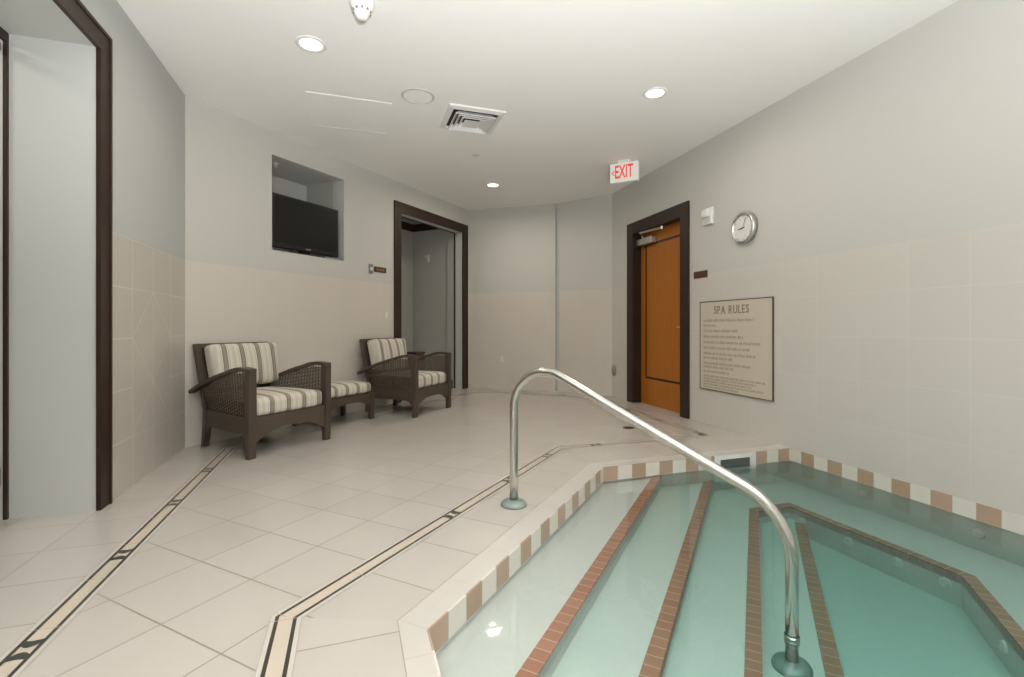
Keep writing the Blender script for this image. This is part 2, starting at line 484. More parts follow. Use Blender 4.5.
# rear wall behind the camera: unseen broad glazing added to let daylight in
dRear = (REAR_L - REAR_R).normalized()
F_rear = frame(REAR_R, dRear); LREAR = (REAR_L - REAR_R).length
win = [(.35 + i * (LREAR - .7) / 3 + .06, .35 + (i + 1) * (LREAR - .7) / 3 - .06, .35, 2.72) for i in range(3)]
wall('wall_rear', F_rear, 0, LREAR, win, M['paint'])
for i, w in enumerate(win):
    e = empty('window_%d' % (i + 1), matrix=F_rear); e['kind'] = 'structure'
    bm = bmesh.new()
    box(bm, w[0], w[0] + .05, .02, .1, w[2], w[3]); box(bm, w[1] - .05, w[1], .02, .1, w[2], w[3])
    box(bm, w[0] + .05, w[1] - .05, .02, .1, w[2], w[2] + .05); box(bm, w[0] + .05, w[1] - .05, .02, .1, w[3] - .05, w[3])
    obj('window_frame', bm, M['dark_wood'], e)
    bm = bmesh.new(); box(bm, w[0] + .05, w[1] - .05, .055, .063, w[2] + .05, w[3] - .05); obj('window_pane', bm, M['glass'], e)

# niche box
bm = bmesh.new(); x0, x1, z0, z1 = NI; D = .59; k = .03
box(bm, x0 - k, x1 + k, TH - .01, D + k, z1, z1 + k); box(bm, x0 - k, x1 + k, TH - .01, D + k, z0 - k, z0)
box(bm, x0 - k, x0, TH - .01, D + k, z0, z1); box(bm, x1, x1 + k, TH - .01, D + k, z0, z1); box(bm, x0, x1, D, D + k, z0, z1)
struct('wall_niche', bm, M['paint'], F_T)

# hall seen through the opening: end wall, side walls, ceiling, dark crown moulding
bm = bmesh.new(); HZ = 2.80
box(bm, HO[0] - .9, HO[1] + .2, 1.03, 1.13, 0, HZ)                 # end wall
box(bm, HO[1] + .03, HO[1] + .13, .31, 1.03, 0, HZ)                # right side wall
box(bm, HO[1], HO[1] + .13, TH, .31, 0, HZ)                        # thicker jamb piece
box(bm, HO[0] - 1.0, HO[0] - .9, TH, 1.13, 0, HZ)
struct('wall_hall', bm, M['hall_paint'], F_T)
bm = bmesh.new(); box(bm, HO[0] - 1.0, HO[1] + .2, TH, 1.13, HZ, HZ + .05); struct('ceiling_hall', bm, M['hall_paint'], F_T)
bm = bmesh.new(); box(bm, HO[0] - .9, HO[1] + .03, .99, 1.03, 2.63, 2.75); box(bm, HO[1] - .01, HO[1] + .03, .36, .99, 2.63, 2.75)
struct('trim_1', bm, M['dark_wood'], F_T)
bm = bmesh.new(); box(bm, HO[1] - .035, HO[1], .20, .30, 0.0, .14); struct('baseboard_hall', bm, M['black'], F_T)

def casing(name, fr, o, w, face=.014, depth=.008, lip=True):
    x0, x1, _, z1 = o; bm = bmesh.new()
    def mitred(y0, y1, a, b):                         # a = inner offset, b = outer offset
        prism_y(bm, [(x0 - b, 0), (x0 - a, 0), (x0 - a, z1 + a), (x0 - b, z1 + b)], y0, y1)
        prism_y(bm, [(x1 + a, 0), (x1 + b, 0), (x1 + b, z1 + b), (x1 + a, z1 + a)], y0, y1)
        prism_y(bm, [(x0 - b, z1 + b), (x0 - a, z1 + a), (x1 + a, z1 + a), (x1 + b, z1 + b)], y0, y1)
    mitred(-face, depth, 0 - .012, .0)
    mitred(-face, 0., 0., w * .82)
    if lip: mitred(-face - .007, 0., w * .82, w)
    return struct(name, bm, M['dark_wood'], fr)
casing('trim_2', F_T, HO, .125)
# thin dark inner edge of the hall jamb
bm = bmesh.new()
box(bm, HO[1] - .008, HO[1] + .001, .145, .17, 0, HO[3]); box(bm, HO[0], HO[1] - .008, .145, .17, HO[3] - .008, HO[3])
struct('trim_3', bm, M['dark_wood'], F_T)
casing('trim_4', F_L, LO, .105)

# recess behind the left opening: reveal, soffit and the dark framed glass door at its back
bm = bmesh.new()
box(bm, LO[1], LO[1] + .1, TH, .45, 0, LO[3] + .1)
box(bm, LO[0] - .1, LO[0], TH, .45, 0, LO[3] + .1)
box(bm, LO[0], LO[1], TH, .45, LO[3], LO[3] + .1)
struct('wall_recess', bm, M['paint'], F_L)
e = empty('door_1', matrix=F_L); e['kind'] = 'structure'
bm = bmesh.new(); D0, D1 = .385, .402
box(bm, LO[1] - .016, LO[1], D0, D1, 0, LO[3]); box(bm, LO[0], LO[0] + .035, D0, D1, 0, LO[3]); box(bm, LO[0] + .035, LO[1] - .016, D0, D1, LO[3] - .05, LO[3])
obj('door_frame', bm, M['dark_wood'], e)
bm = bmesh.new()
xm = (LO[0] + LO[1]) / 2
for a, b, l, rr in ((LO[0] + .04, xm - .003, .03, .03), (xm + .003, LO[1] - .018, .03, 0)):
    box(bm, a, a + l, .41, .44, .03, LO[3] - .06)
    if rr: box(bm, b - rr, b, .41, .44, .03, LO[3] - .06)
    box(bm, a + l, b - rr, .41, .44, LO[3] - .10, LO[3] - .06); box(bm, a + l, b - rr, .41, .44, .18, .275)
obj('door_leaf', bm, M['dark_wood'], e)
bm = bmesh.new(); box(bm, LO[0] + .07, LO[1] - .018, .422, .428, .03, LO[3] - .10); obj('door_pane', bm, M['glass'], e)
# room behind that door
bm = bmesh.new(); box(bm, LO[0] - .6, LO[1] + .6, 2.2, 2.3, 0, 2.8); box(bm, LO[1] + .5, LO[1] + .6, .45, 2.2, 0, 2.8); box(bm, LO[0] - .6, LO[0] - .5, .45, 2.2, 0, 2.8)
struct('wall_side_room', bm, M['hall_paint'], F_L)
bm = bmesh.new(); box(bm, LO[0] - .6, LO[1] + .6, .45, 2.3, 2.8, 2.85); struct('ceiling_side_room', bm, M['ceiling'], F_L)

sl = bpy.data.lights.new('side_room_lamp', 'AREA'); sl.shape = 'DISK'; sl.size = .5; sl.energy = 14; sl.color = LAMP_COLOR  # unseen fill light added to brighten the room behind the glass door
slo = bpy.data.objects.new('side_room_lamp', sl); COL.objects.link(slo); slo.location = F_L @ Vector((-2.2, 1.3, 2.78))

# honey wood door in the right wall
e = empty('door_2', matrix=F_R); e['kind'] = 'structure'
bm = bmesh.new(); w = .13; x0, x1, _, z1 = DO
for (pts) in ([(x0 - w, 0), (x0, 0), (x0, z1), (x0 - w, z1 + w)], [(x1, 0), (x1 + w, 0), (x1 + w, z1 + w), (x1, z1)], [(x0 - w, z1 + w), (x0, z1), (x1, z1), (x1 + w, z1 + w)]):
    prism_y(bm, pts, -.022, 0.)
box(bm, x0 - .001, x0 + .018, -.02, .15, 0, z1); box(bm, x1 - .018, x1 + .001, -.02, .15, 0, z1); box(bm, x0 + .018, x1 - .018, -.02, .15, z1 - .018, z1 + .001)
obj('door_frame', bm, M['dark_wood'], e)
bm = bmesh.new(); box(bm, x0 + .02, x1 - .02, .105, .15, .001, z1 - .02); lf = obj('door_leaf', bm, M['door_wood'], e)
bm = bmesh.new(); a, b, c, d, q = .73, 1.52, .335, 2.075, .024
box(bm, a, a + q, .100, .106, c, d); box(bm, b - q, b, .100, .106, c, d); box(bm, a + q, b - q, .100, .106, c, c + q); box(bm, a + q, b - q, .100, .106, d - q, d)
obj('inlay_line', bm, M['dark_wood'], lf)
bm = bmesh.new(); box(bm, .62, .97, .03, .105, 2.06, 2.15); bevel(bm, .008)
clo = obj('door_closer', bm, M['silver'], e)
bm = bmesh.new(); tube(bm, [(.72, .06, 2.148), (.72, .06, 2.185)], .012); tube(bm, [(.72, .06, 2.185), (.80, -.01, 2.205)], .012); tube(bm, [(.78, -.01, 2.21), (1.27, -.012, 2.182)], .013); tube(bm, [(1.27, -.012, 2.165), (1.27, -.012, 2.20)], .016)
obj('closer_arm', bm, M['silver'], clo)
bm = bmesh.new(); lathe(bm, [(0, .105), (.026, .103), (.026, .098), (.012, .094), (.012, .06), (.0, .058)], 20, 'y', (1.56, 0, 1.0)); tube(bm, [(1.56, .068, 1.0), (1.46, .068, 1.0)], .009)
obj('door_handle', bm, M['silver'], e)

# ceiling over everything
def fan(bm, pts, z):
    bm.faces.new([bm.verts.new((p.x, p.y, z)) for p in pts])
out = lambda p, q: p
RW = B1 + perp(DB2) * off
poly = [REAR_L, CORN, B0, B1, R0, REAR_R]
big = [REAR_L + Vector((-.3, -.3)), CORN + Vector((-.35, .1)), B0 + Vector((-.2, .25)), B1 + Vector((.1, .3)), R0 + Vector((.25, .2)), REAR_R + Vector((.3, -.3))]
bm = bmesh.new(); prism(bm, big, CEIL, CEIL + .1); struct('ceiling', bm, M['ceiling'])

# ------------------------------------------------------------------ floor
P0 = ST(1.30, -.97); P1 = ST(3.37, -.97); P2 = Vector((2.294, 3.99)); P3 = Vector((2.745, 2.413)); P4 = ST(1.35, 1.39); P5 = ST(.14, .20)
POOL = [P0, P1, P2, P3, P4, P5]
def offset_poly(poly, ds):
    """move every edge i (i -> i+1) outwards by ds[i]; polygon runs clockwise so outwards is left of travel"""
    k = len(poly); lines = []
    for i in range(k):
        d = (poly[(i + 1) % k] - poly[i]).normalized()
        lines.append((poly[i] + Vector((-d.y, d.x)) * ds[i], d))
    return [isect(lines[i - 1][0], lines[i - 1][1], lines[i][0], lines[i][1]) for i in range(k)]
COPE = offset_poly(POOL, [.115, .115, 0., .115, .115, .085])
COPE[2] = isect(COPE[1], COPE[2] - COPE[1], R0, DR); COPE[3] = isect(COPE[3], COPE[4] - COPE[3], R0, DR)
INL = offset_poly(POOL, [.472, .60, 0., .455, .455, .448])
BO = .355
Lp, Tp, Rp = CORN - perp(DL) * BO, ST(0, -4.22 + BO), R0 - perp(DR) * BO
Bp, B2p = B0 - perp(DB) * BO, B1 - perp(DB2) * BO
Q = [REAR_L - perp(DL) * BO, isect(Lp, DL, Tp, DT), isect(Tp, DT, Bp, DB), isect(Bp, DB, B2p, DB2), isect(B2p, DB2, Rp, DR), Rp + DR * 10.58]
A_in = INL[0]; A_tl = INL[1]
A_tr = isect(INL[1], INL[2] - INL[1], Rp, DR)                     # pool border meets the wall border
A_bl = INL[5]
A_br = isect(INL[4], INL[5] - INL[4], Rp, DR)

floor_bm = bmesh.new(); uvl = floor_bm.loops.layers.uv.new('UVMap')
def region(pts, o, d, mi=0, z=0., uoff=0., voff=0.):
    n = Vector((-d.y, d.x))
    f = floor_bm.faces.new([floor_bm.verts.new((p.x, p.y, z)) for p in pts])
    f.material_index = mi
    if f.normal.z < 0: f.normal_flip()
    f.normal_update()
    if f.normal.z < 0: f.normal_flip()
    for l in f.loops:
        q = Vector((l.vert.co.x, l.vert.co.y)) - o
        l[uvl].uv = (q.dot(d) + uoff, q.dot(n) + voff)
W6 = [REAR_L, CORN, B0, B1, R0, REAR_R]
region([W6[0], W6[1], Q[1], Q[0]], CORN, DL)
region([W6[1], W6[2], Q[2], Q[1]], ST(1.245, -4.22), DT)
region([W6[2], W6[3], Q[3], Q[2]], B0, DB)
region([W6[3], W6[4], Q[4], Q[3]], B1, DB2)
# wall strip beside the right wall stops at the coping of the spa, and starts again behind it
region([W6[4], COPE[2], A_tr, Q[4]], R0, DR)
# main field: laid parallel to the chair wall
main = [Q[0], Q[1], Q[2], Q[3], Q[4], A_tr, A_tl, A_in, A_bl, A_br, Q[5]]
for tri in ([Q[0], Q[1], A_in, A_bl], [Q[1], A_tl, A_in], [Q[1], Q[2], A_tl], [Q[2], Q[3], A_tl], [Q[3], A_tr, A_tl], [Q[3], Q[4], A_tr], [Q[0], A_bl, A_br, Q[5]]):
    region(tri, ST(1.245, -1.785), DT)
# deck tiles between border and coping
region([A_in, A_tl, COPE[1], COPE[0]], ST(1.50, -1.085), DT)
region([A_tl, A_tr, COPE[2], COPE[1]], COPE[1], (COPE[2] - COPE[1]).normalized())
region([A_bl, A_in, COPE[0], COPE[5]], COPE[0], (COPE[0] - COPE[5]).normalized(), uoff=.06)
region([A_br, A_bl, COPE[5], COPE[4]], COPE[5], (COPE[5] - COPE[4]).normalized())
region([COPE[3], COPE[4], A_br, Q[5], W6[5]], COPE[3], DR)
for i in (0, 1, 3, 4, 5):
    j = (i + 1) % 6
    region([POOL[i], POOL[j], COPE[j], COPE[i]], POOL[i], (POOL[j] - POOL[i]).normalized(), 1)
# side rooms
def loc(fr, x, y): q = fr @ Vector((x, y, 0)); return Vector((q.x, q.y))
region([loc(F_T, HO[0] - 1, 0.), loc(F_T, HO[0] - 1, 1.13), loc(F_T, HO[1] + .15, 1.13), loc(F_T, HO[1] + .15, 0.)], ST(1.245, -1.785), DT)
region([loc(F_L, LO[0] - .6, 0.), loc(F_L, LO[0] - .6, 2.3), loc(F_L, LO[1] + .6, 2.3), loc(F_L, LO[1] + .6, 0.)], CORN, DL)
region([loc(F_R, .5, 0), loc(F_R, 1.8, 0), loc(F_R, 1.8, .3), loc(F_R, .5, .3)], R0, DR)
# border strips, raised by a millimetre
IW = .105
motifs = []
def strip(path, start=0., mot=None, first=.33):
    """mitred strip of border tile along an open path"""
    k = len(path); ds = [(path[i + 1] - path[i]).normalized() for i in range(k - 1)]
    ln = []
    for sgn in (-1, 1):
        row = []
        for i in range(k):
            if i == 0: p = path[0] + perp(ds[0]) * sgn * IW / 2
            elif i == k - 1: p = path[-1] + perp(ds[-1]) * sgn * IW / 2
            else:
                p = isect(path[i] + perp(ds[i - 1]) * sgn * IW / 2, ds[i - 1], path[i] + perp(ds[i]) * sgn * IW / 2, ds[i])
            row.append(p)
        ln.append(row)
    for i in range(k - 1):
        a, b, c, d = ln[0][i], ln[0][i + 1], ln[1][i + 1], ln[1][i]
        f = floor_bm.faces.new([floor_bm.verts.new((p.x, p.y, .001)) for p in (a, b, c, d)])
        f.material_index = 2; f.normal_update()
        if f.normal.z < 0: f.normal_flip()
        for l in f.loops:
            q = Vector((l.vert.co.x, l.vert.co.y)) - path[i]
            l[uvl].uv = (q.dot(ds[i]) + start, q.dot(perp(ds[i])) / IW + .5)
        if mot and mot[i] is not None:
            L = (path[i + 1] - path[i]).length; x = mot[i]
            while x < L - .1:
                if x > .08: motifs.append((path[i] + ds[i] * x, ds[i]))
                x += .66
def dist_along(p, d, q): return (q - p).dot(d)
ring = [Q[0], Q[1], Q[2], Q[3], Q[4], Q[5]]
ml = dist_along(Q[0], DL, Vector((-1.539, 1.4816))) % .66
strip(ring[:5] + [A_tr], mot=[ml, .25, .3, .2, .3])
strip([A_br, Q[5]], mot=[.3])
mp_ = dist_along(A_in, DT, ST(2.154, -1.44)) % .66
mt = .33
strip([A_br, A_bl, A_in, A_tl, A_tr], mot=[.3, .45, mp_ + .66, mt])
floor_o = obj('floor', floor_bm, [M['floor_tile'], M['coping_tile'], M['inlay']]); floor_o['kind'] = 'structure'
# the paired crescents set in the border
bm = bmesh.new()
for p, d in motifs:
    nrm = perp(d)
    for sgn in (-1, 1):
        pl = [(sgn * x, y) for x, y in ((.010, 0), (.014, .012), (.026, .024), (.058, .034), (.050, .018), (.047, 0), (.050, -.018), (.058, -.034), (.026, -.024), (.014, -.012))]
        vs = [p + d * x + nrm * y for x, y in pl]
        f = bm.faces.new([bm.verts.new((q.x, q.y, .0016)) for q in vs])
struct('floor_motifs', bm, M['inlay_green'])

# ------------------------------------------------------------------ the spa
spa = empty('spa_pool', (P1.x, P1.y, 0)); tag(spa, 'sunken tiled spa with brick edged steps and checkered waterline', 'spa pool')
spa['kind'] = 'structure'
SO = Vector((P1.x, P1.y, 0))
def sobj(name, bm, m, parent=spa, uv=None):
    bmesh.ops.translate(bm, verts=bm.verts[:], vec=-SO)
    return obj(name, bm, m, parent)
def clip(poly, keep):
    """cut a polygon with keep(p) > 0"""
    r = []
    for i, p in enumerate(poly):
        q = poly[(i + 1) % len(poly)]; a, b = keep(p), keep(q)
        if a > 0: r.append(p)
        if a * b < 0: r.append(p + (q - p) * (a / (a - b)))
    return r
tval = lambda p: p.x * .8934 - p.y * .4493
ZB, ZS1, ZS2, ZS4, ZF = -.27, -.12, -.195, -.345, -.43
PIT = [ST(.945, .025), ST(3.725, .025), ST(3.92, .22), ST(3.22, .94), ST(1.52, .94), ST(.775, .195)]
bm = bmesh.new()
prism(bm, POOL, -.75, ZF)
for i in range(6):
    j = (i + 1) % 6
    prism(bm, [POOL[i], POOL[j], PIT[j], PIT[i]], -.7, ZB)
prism(bm, clip(POOL, lambda p: -.292 - tval(p)), -.7, ZS2)
prism(bm, clip(POOL, lambda p: -.622 - tval(p)), -.7, ZS1)
prism(bm, clip(PIT, lambda p: .305 - tval(p)), -.7, ZS4)
# surrounding shell
SH = offset_poly(POOL, [.12] * 6)
for i in range(6):
    j = (i + 1) % 6
    prism(bm, [POOL[i], POOL[j], SH[j], SH[i]], -.75, -.004)
sobj('basin', bm, M['plaster'])

def edge_strip(name, pts, z, w, h, side, m, closed=False):
    """nosing along a path: w wide to one side, h deep"""
    bm = bmesh.new(); uvn = bm.loops.layers.uv.new('UVMap')
    k = len(pts); ds = [(pts[(i + 1) % k] - pts[i]).normalized() for i in range(k if closed else k - 1)]
    inn = []
    for i in range(k):
        if closed or 0 < i < k - 1:
            d0, d1 = ds[i - 1], ds[i % len(ds)]
            inn.append(isect(pts[i] + perp(d0) * side * w, d0, pts[i] + perp(d1) * side * w, d1))
        else:
            d = ds[0] if i == 0 else ds[-1]
            inn.append(pts[i] + perp(d) * side * w)
    acc = 0
    for i in range(len(ds)):
        j = (i + 1) % k; L = (pts[j] - pts[i]).length
        co = [(pts[i], z), (pts[j], z), (inn[j], z), (inn[i], z), (pts[i], z - h), (pts[j], z - h), (inn[j], z - h), (inn[i], z - h)]
        vs = [bm.verts.new((p.x, p.y, zz)) for p, zz in co]
        for q in ((0, 1, 2, 3), (4, 7, 6, 5), (0, 4, 5, 1), (2, 6, 7, 3), (1, 5, 6, 2), (0, 3, 7, 4)):
            f = bm.faces.new([vs[x] for x in q])
            for l in f.loops:
                l[uvn].uv = (acc + (Vector((l.vert.co.x, l.vert.co.y)) - pts[i]).dot(ds[i]), .5)
        acc += math.ceil(L / .058) * .058
    return sobj(name, bm, m)
def tline(t, poly):
    r = []
    for i, p in enumerate(poly):
        q = poly[(i + 1) % len(poly)]; a, b = tval(p) - t, tval(q) - t
        if a * b < 0: r.append(p + (q - p) * (a / (a - b)))
    return sorted(r, key=lambda p: p.dot(DT))
for t, z, P in ((-.622, ZS1, POOL), (-.292, ZS2, POOL), (.305, ZS4, PIT)):
    a, b = tline(t, P)
    edge_strip('brick_nosing', [a + DT * .002, b - DT * .002], z + .006, .062, .045, 1, M['brick'])
edge_strip('bench_edging', PIT, ZB + .006, .06, .045, 1, M['brick'], True)

# checkered waterline band
SK0, SK1 = .967, 1.37                                # skimmer on the far edge, metres from its left corner
def band(i, a, b, shift=0., parent=None):
    bm = bmesh.new(); uvn = bm.loops.layers.uv.new('UVMap')
    p = POOL[i]; d = (POOL[(i + 1) % 6] - p).normalized(); nn = -perp(d)
    th = .008
    q = [p + d * a, p + d * b, p + d * b + nn * th, p + d * a + nn * th]
    va = [bm.verts.new((x.x, x.y, -.100)) for x in q]; vb = [bm.verts.new((x.x, x.y, -.001)) for x in q]
    fs = [bm.faces.new(va), bm.faces.new(vb)] + [bm.faces.new((va[k], va[(k + 1) % 4], vb[(k + 1) % 4], vb[k])) for k in range(4)]
    for f in fs:
        for l in f.loops:
            c = l.vert.co; l[uvn].uv = ((Vector((c.x, c.y)) - p).dot(d) + shift, c.z + .0995)
    sobj('waterline_tiles', bm, M['checker'])
L0, L1, L2 = [(POOL[(i + 1) % 6] - POOL[i]).length for i in range(3)]
band(0, 0, L0); band(1, 0, SK0, .0); band(1, SK1, L1, .034); band(2, 0, L2, .115)
band(5, 0, (P0 - P5).length, .1); band(4, 0, (P5 - P4).length); band(3, 0, (P4 - P3).length)
# skimmer
p = P1; d = (P2 - P1).normalized(); Fs = frame(p, d)
bm = bmesh.new(); xa, xb = SK0 + .055, SK1 - .055
box(bm, SK0, xa, -.012, 0, -.13, -.002); box(bm, xb, SK1, -.012, 0, -.13, -.002); box(bm, xa, xb, -.012, 0, -.035, -.002); box(bm, xa, xb, -.012, 0, -.13, -.108)
bmesh.ops.transform(bm, matrix=Fs, verts=bm.verts[:])
sk = sobj('skimmer_frame', bm, M['white'])
bm = bmesh.new(); box(bm, xa, xb, -.004, -.001, -.108, -.035); 
bmesh.ops.transform(bm, matrix=Fs, verts=bm.verts[:]); o = sobj('skimmer_mouth', bm, mat('skimmer_shade', (.09, .10, .085), .6), sk)
# round jets in the bench walls
def jet(x, y, z, d, r=.027):
    fr = Matrix.Translation((x, y, z)) @ frame(Vector((0, 0)), d)
    bm = bmesh.new(); lathe(bm, [(0, -.014), (r * .35, -.014), (r * .45, -.010), (r * .6, -.014), (r, -.009), (r, .004)], 20, 'y')
    bmesh.ops.transform(bm, matrix=fr, verts=bm.verts[:]); sobj('jet_fitting', bm, M['white'])
dpit = (PIT[3] - PIT[2]).normalized()
for k in (.10, .42, .70, .93):
    q = PIT[2] + (PIT[3] - PIT[2]) * k; jet(q.x, q.y, -.335, dpit)
q = ST(2.75, .94); jet(q.x, q.y, -.35, -DT)
q = ST(2.0, .94); jet(q.x, q.y, -.35, -DT)
q = P2 + DR * .62; jet(q.x - .001, q.y, -.175, DR, .028)
q = P2 + DR * 1.30; jet(q.x - .001, q.y, -.175, DR, .028)
# water
bm = bmesh.new(); prism(bm, offset_poly(POOL, [-.0005] * 6), -.5, -.10)
wo = obj('water', bm, M['water']); tag(wo, 'clear teal water filling the spa over its steps', 'water', kind='stuff')

# ------------------------------------------------------------------ handrail
rail = empty('handrail', (.011, 2.713, 0)); tag(rail, 'bent steel handrail running from the deck down into the spa', 'handrail')
A = Vector((0, 0, 0)); Bv = Vector((1.093, -.808, 0)); AT = A + Vector((0, 0, .876)); BT = Bv + Vector((0, 0, .262))
def fillet(p, c, q, T, n=14):
    d0, d1 = (p - c).normalized(), (q - c).normalized()
    a, b = c + d0 * T, c + d1 * T
    half = d0.angle(d1) / 2; R = T * math.tan(half); cen = c + (d0 + d1).normalized() * (T / math.cos(half))
    va, vb = a - cen, b - cen; th = va.angle(vb); ax = va.cross(vb).normalized()
    return [cen + Matrix.Rotation(th * i / n, 3, ax) @ va for i in range(n + 1)]
low = Vector((Bv.x, Bv.y, ZS4))
pts = [A + Vector((0, 0, .005)), A + Vector((0, 0, .2))] + fillet(A, AT, BT, .33, 20) + fillet(AT, BT, low, .20, 16) + [Bv + Vector((0, 0, -.1)), low + Vector((0, 0, .005))]
bm = bmesh.new(); tube(bm, pts, .024, 24); obj('rail_tube', bm, M['steel'], rail, True)
prof = [(0, 0), (.072, 0), (.072, .010), (.064, .022), (.045, .030), (.028, .034), (.0235, .034)]
bm = bmesh.new(); lathe(bm, prof, 36); f1 = obj('flange', bm, M['flange'], rail, True)
bm = bmesh.new(); lathe(bm, prof, 36, 'z', tuple(low)); f2 = obj('flange', bm, M['flange'], rail, True)
bm = bmesh.new(); tube(bm, [low + Vector((0, 0, .10)), low + Vector((0, 0, .13))], .028, 24); obj('collar', bm, M['steel'], f2, True)

# ------------------------------------------------------------------ wicker armchairs and ottoman
def arm_path(x):
    pts = []
    for k in range(15):
        f = k / 14
        y = -.405 + .83 * f
        z = .668 + .012 * math.sin(math.pi * min(f / .35, 1)) - .21 * max(0, f - .12) ** 1.55 / .88 ** 1.55
        pts.append(Vector((x * (1 - .07 * f), y, z)))
    return pts

def woven(parent, x, zlo=.318):
    """open weave of flat strands filling one side of a chair"""
    ap = arm_path(x)
    def top(y):
        for a, b in zip(ap, ap[1:]):
            if a.y <= y <= b.y: return a.z + (b.z - a.z) * (y - a.y) / (b.y - a.y) - .02
        return .4
    bm = bmesh.new(); ys = [-.355 + .034 * i for i in range(20)]
    zz = zlo; r = 0
    while zz < .64:
        run = []
        for i, y in enumerate(ys):
            if top(y) > zz + .004: run.append((x + (.006 if (i + r) % 2 else -.006), y, zz))
        if len(run) > 1:
            hh = .0098
            for a, b in zip(run, run[1:]):
                t = .0022
                vs = [bm.verts.new(c) for c in ((a[0] - t, a[1], a[2]), (a[0] + t, a[1], a[2]), (a[0] + t, a[1], a[2] + hh), (a[0] - t, a[1], a[2] + hh),
                                               (b[0] - t, b[1], b[2]), (b[0] + t, b[1], b[2]), (b[0] + t, b[1], b[2] + hh), (b[0] - t, b[1], b[2] + hh))]
                for q in ((0, 1, 5, 4), (1, 2, 6, 5), (2, 3, 7, 6), (3, 0, 4, 7)): bm.faces.new([vs[k] for k in q])
        zz += .0125; r += 1
    for y in ys:
        h = top(y)
        if h > zlo + .02: box(bm, x - .0035, x + .0035, y - .003, y + .003, zlo - .01, h)
    # denser band at seat height
    box(bm, x - .008, x + .008, -.355, .34, .425, .447)
    return obj('side_panel', bm, M['strand'], parent)

def make_chair():
    root = empty('wicker_armchair')
    XF, XB = .358, .270                                # the seat narrows towards the back
    xin = lambda y: XF + (XB - XF) * (y + .38) / .70
    def shear(bm, s):
        for v in bm.verts: v.co.x += s * (xin(v.co.y) - XF)
    for s in (-1, 1):
        x = s * XF
        bm = bmesh.new()
        prism_x(bm, [(-.402, 0), (-.360, 0), (-.352, .33), (-.348, .665), (-.412, .665), (-.410, .33)], x - .031, x + .031)
        bevel(bm, .006); obj('front_leg', bm, M['leather'], root)
        bm = bmesh.new()
        prism_x(bm, [(.325, .0), (.372, 0), (.352, .10), (.338, .20), (.338, .34), (.292, .34), (.286, .20), (.300, .10)], x - .026, x + .026)
        bevel(bm, .005); shear(bm, s); obj('rear_leg', bm, M['leather'], root)
        bm = bmesh.new(); ap = arm_path(x)
        ribbon(bm, ap, [.072] * 4 + [.07 - .0015 * k for k in range(11)], .030); bevel(bm, .005)
        obj('armrest', bm, M['leather'], root)
        bm = bmesh.new(); top, b = .335, .20
        prism_x(bm, [(-.35, top), (.292, top), (.292, .13), (.282, .16), (.26, .185), (.22, b), (-.27, b), (-.32, .185), (-.35, .15)], x - .018, x + .018)
        shear(bm, s); obj('side_rail', bm, M['wicker'], root)
        o = woven(root, x)
        for v in o.data.vertices: v.co.x += s * (xin(v.co.y) - XF) * max(0, min(1, (.66 - v.co.z) / .3))
    bm = bmesh.new()
    pts = [(-.328, .335), (.328, .335), (.328, .14)]
    for k in range(11):
        f = 1 - k / 10 * 2; pts.append((f * .30, .225 - .07 * abs(f) ** 3))
    pts.append((-.328, .14))
    prism_y(bm, pts, -.398, -.362); obj('front_apron', bm, M['wicker'], root)
    bm = bmesh.new(); prism_y(bm, [(-.255, .335), (.255, .335), (.255, .20), (-.255, .20)], .295, .325); obj('rear_apron', bm, M['wicker'], root)
    bm = bmesh.new(); prism(bm, [(-.335, -.36), (.335, -.36), (.262, .29), (-.262, .29)], .305, .328); obj('seat_deck', bm, M['wicker'], root)
    # leaning back: frame that widens upwards, and a woven panel
    lean = Matrix.Translation((0, .298, .33)) @ Matrix.Rotation(math.radians(-10), 4, 'X')
    bm = bmesh.new()
    for s in (-1, 1): prism_y(bm, [(s * .282 - .022, -.01), (s * .282 + .022, -.01), (s * .312 + .022, .535), (s * .312 - .022, .535)], -.02, .022)
    box(bm, -.29, .29, -.02, .022, .495, .535)
    bmesh.ops.transform(bm, matrix=lean, verts=bm.verts[:]); bf = obj('back_frame', bm, M['leather'], root)
    bm = bmesh.new(); prism_y(bm, [(-.262, 0), (.262, 0), (.29, .495), (-.29, .495)], -.006, .010)
    bmesh.ops.transform(bm, matrix=lean, verts=bm.verts[:]); obj('back_panel', bm, M['wicker'], bf)
    bm = bmesh.new()
    rounded_box(bm, .645, .66, .145, .045, 16, .022, Matrix.Translation((0, -.065, .400)))
    for v in bm.verts: v.co.x *= 1 - .16 * max(0, (v.co.y + .30)) / .6
    obj('seat_cushion', bm, M['stripe'], root, True)
    bm = bmesh.new()
    rounded_box(bm, .615, .375, .13, .04, 16, .026, lean @ Matrix.Translation((.030, -.087, .326)) @ Matrix.Rotation(math.radians(90), 4, 'X'))
    for v in bm.verts: v.co.x *= 1 + .04 * (v.co.z - .67) / .2
    obj('back_cushion', bm, M['stripe'], root, True)
    for o in root.children:
        if o.name.split('.')[0] in ('front_apron', 'side_rail', 'rear_apron', 'seat_deck', 'seat_cushion'):
            for v in o.data.vertices: v.co.z -= .022
    return root
RZ = math.atan2(DT.y, DT.x)
chair = make_chair()
c = ST(2.736, -3.785); chair.location = (c.x, c.y, 0); chair.rotation_euler = (0, 0, RZ - math.radians(.5))
tag(chair, 'dark wicker armchair with striped cushions standing in the left corner under the television', 'armchair', 'wicker armchairs along the tiled wall')
chair2 = copy_tree(chair)
c = ST(4.615, -3.755); chair2.location = (c.x, c.y, 0); chair2.rotation_euler = (0, 0, RZ + math.radians(3.5))
tag(chair2, 'dark wicker armchair with striped cushions beside the dark framed hall opening', 'armchair')

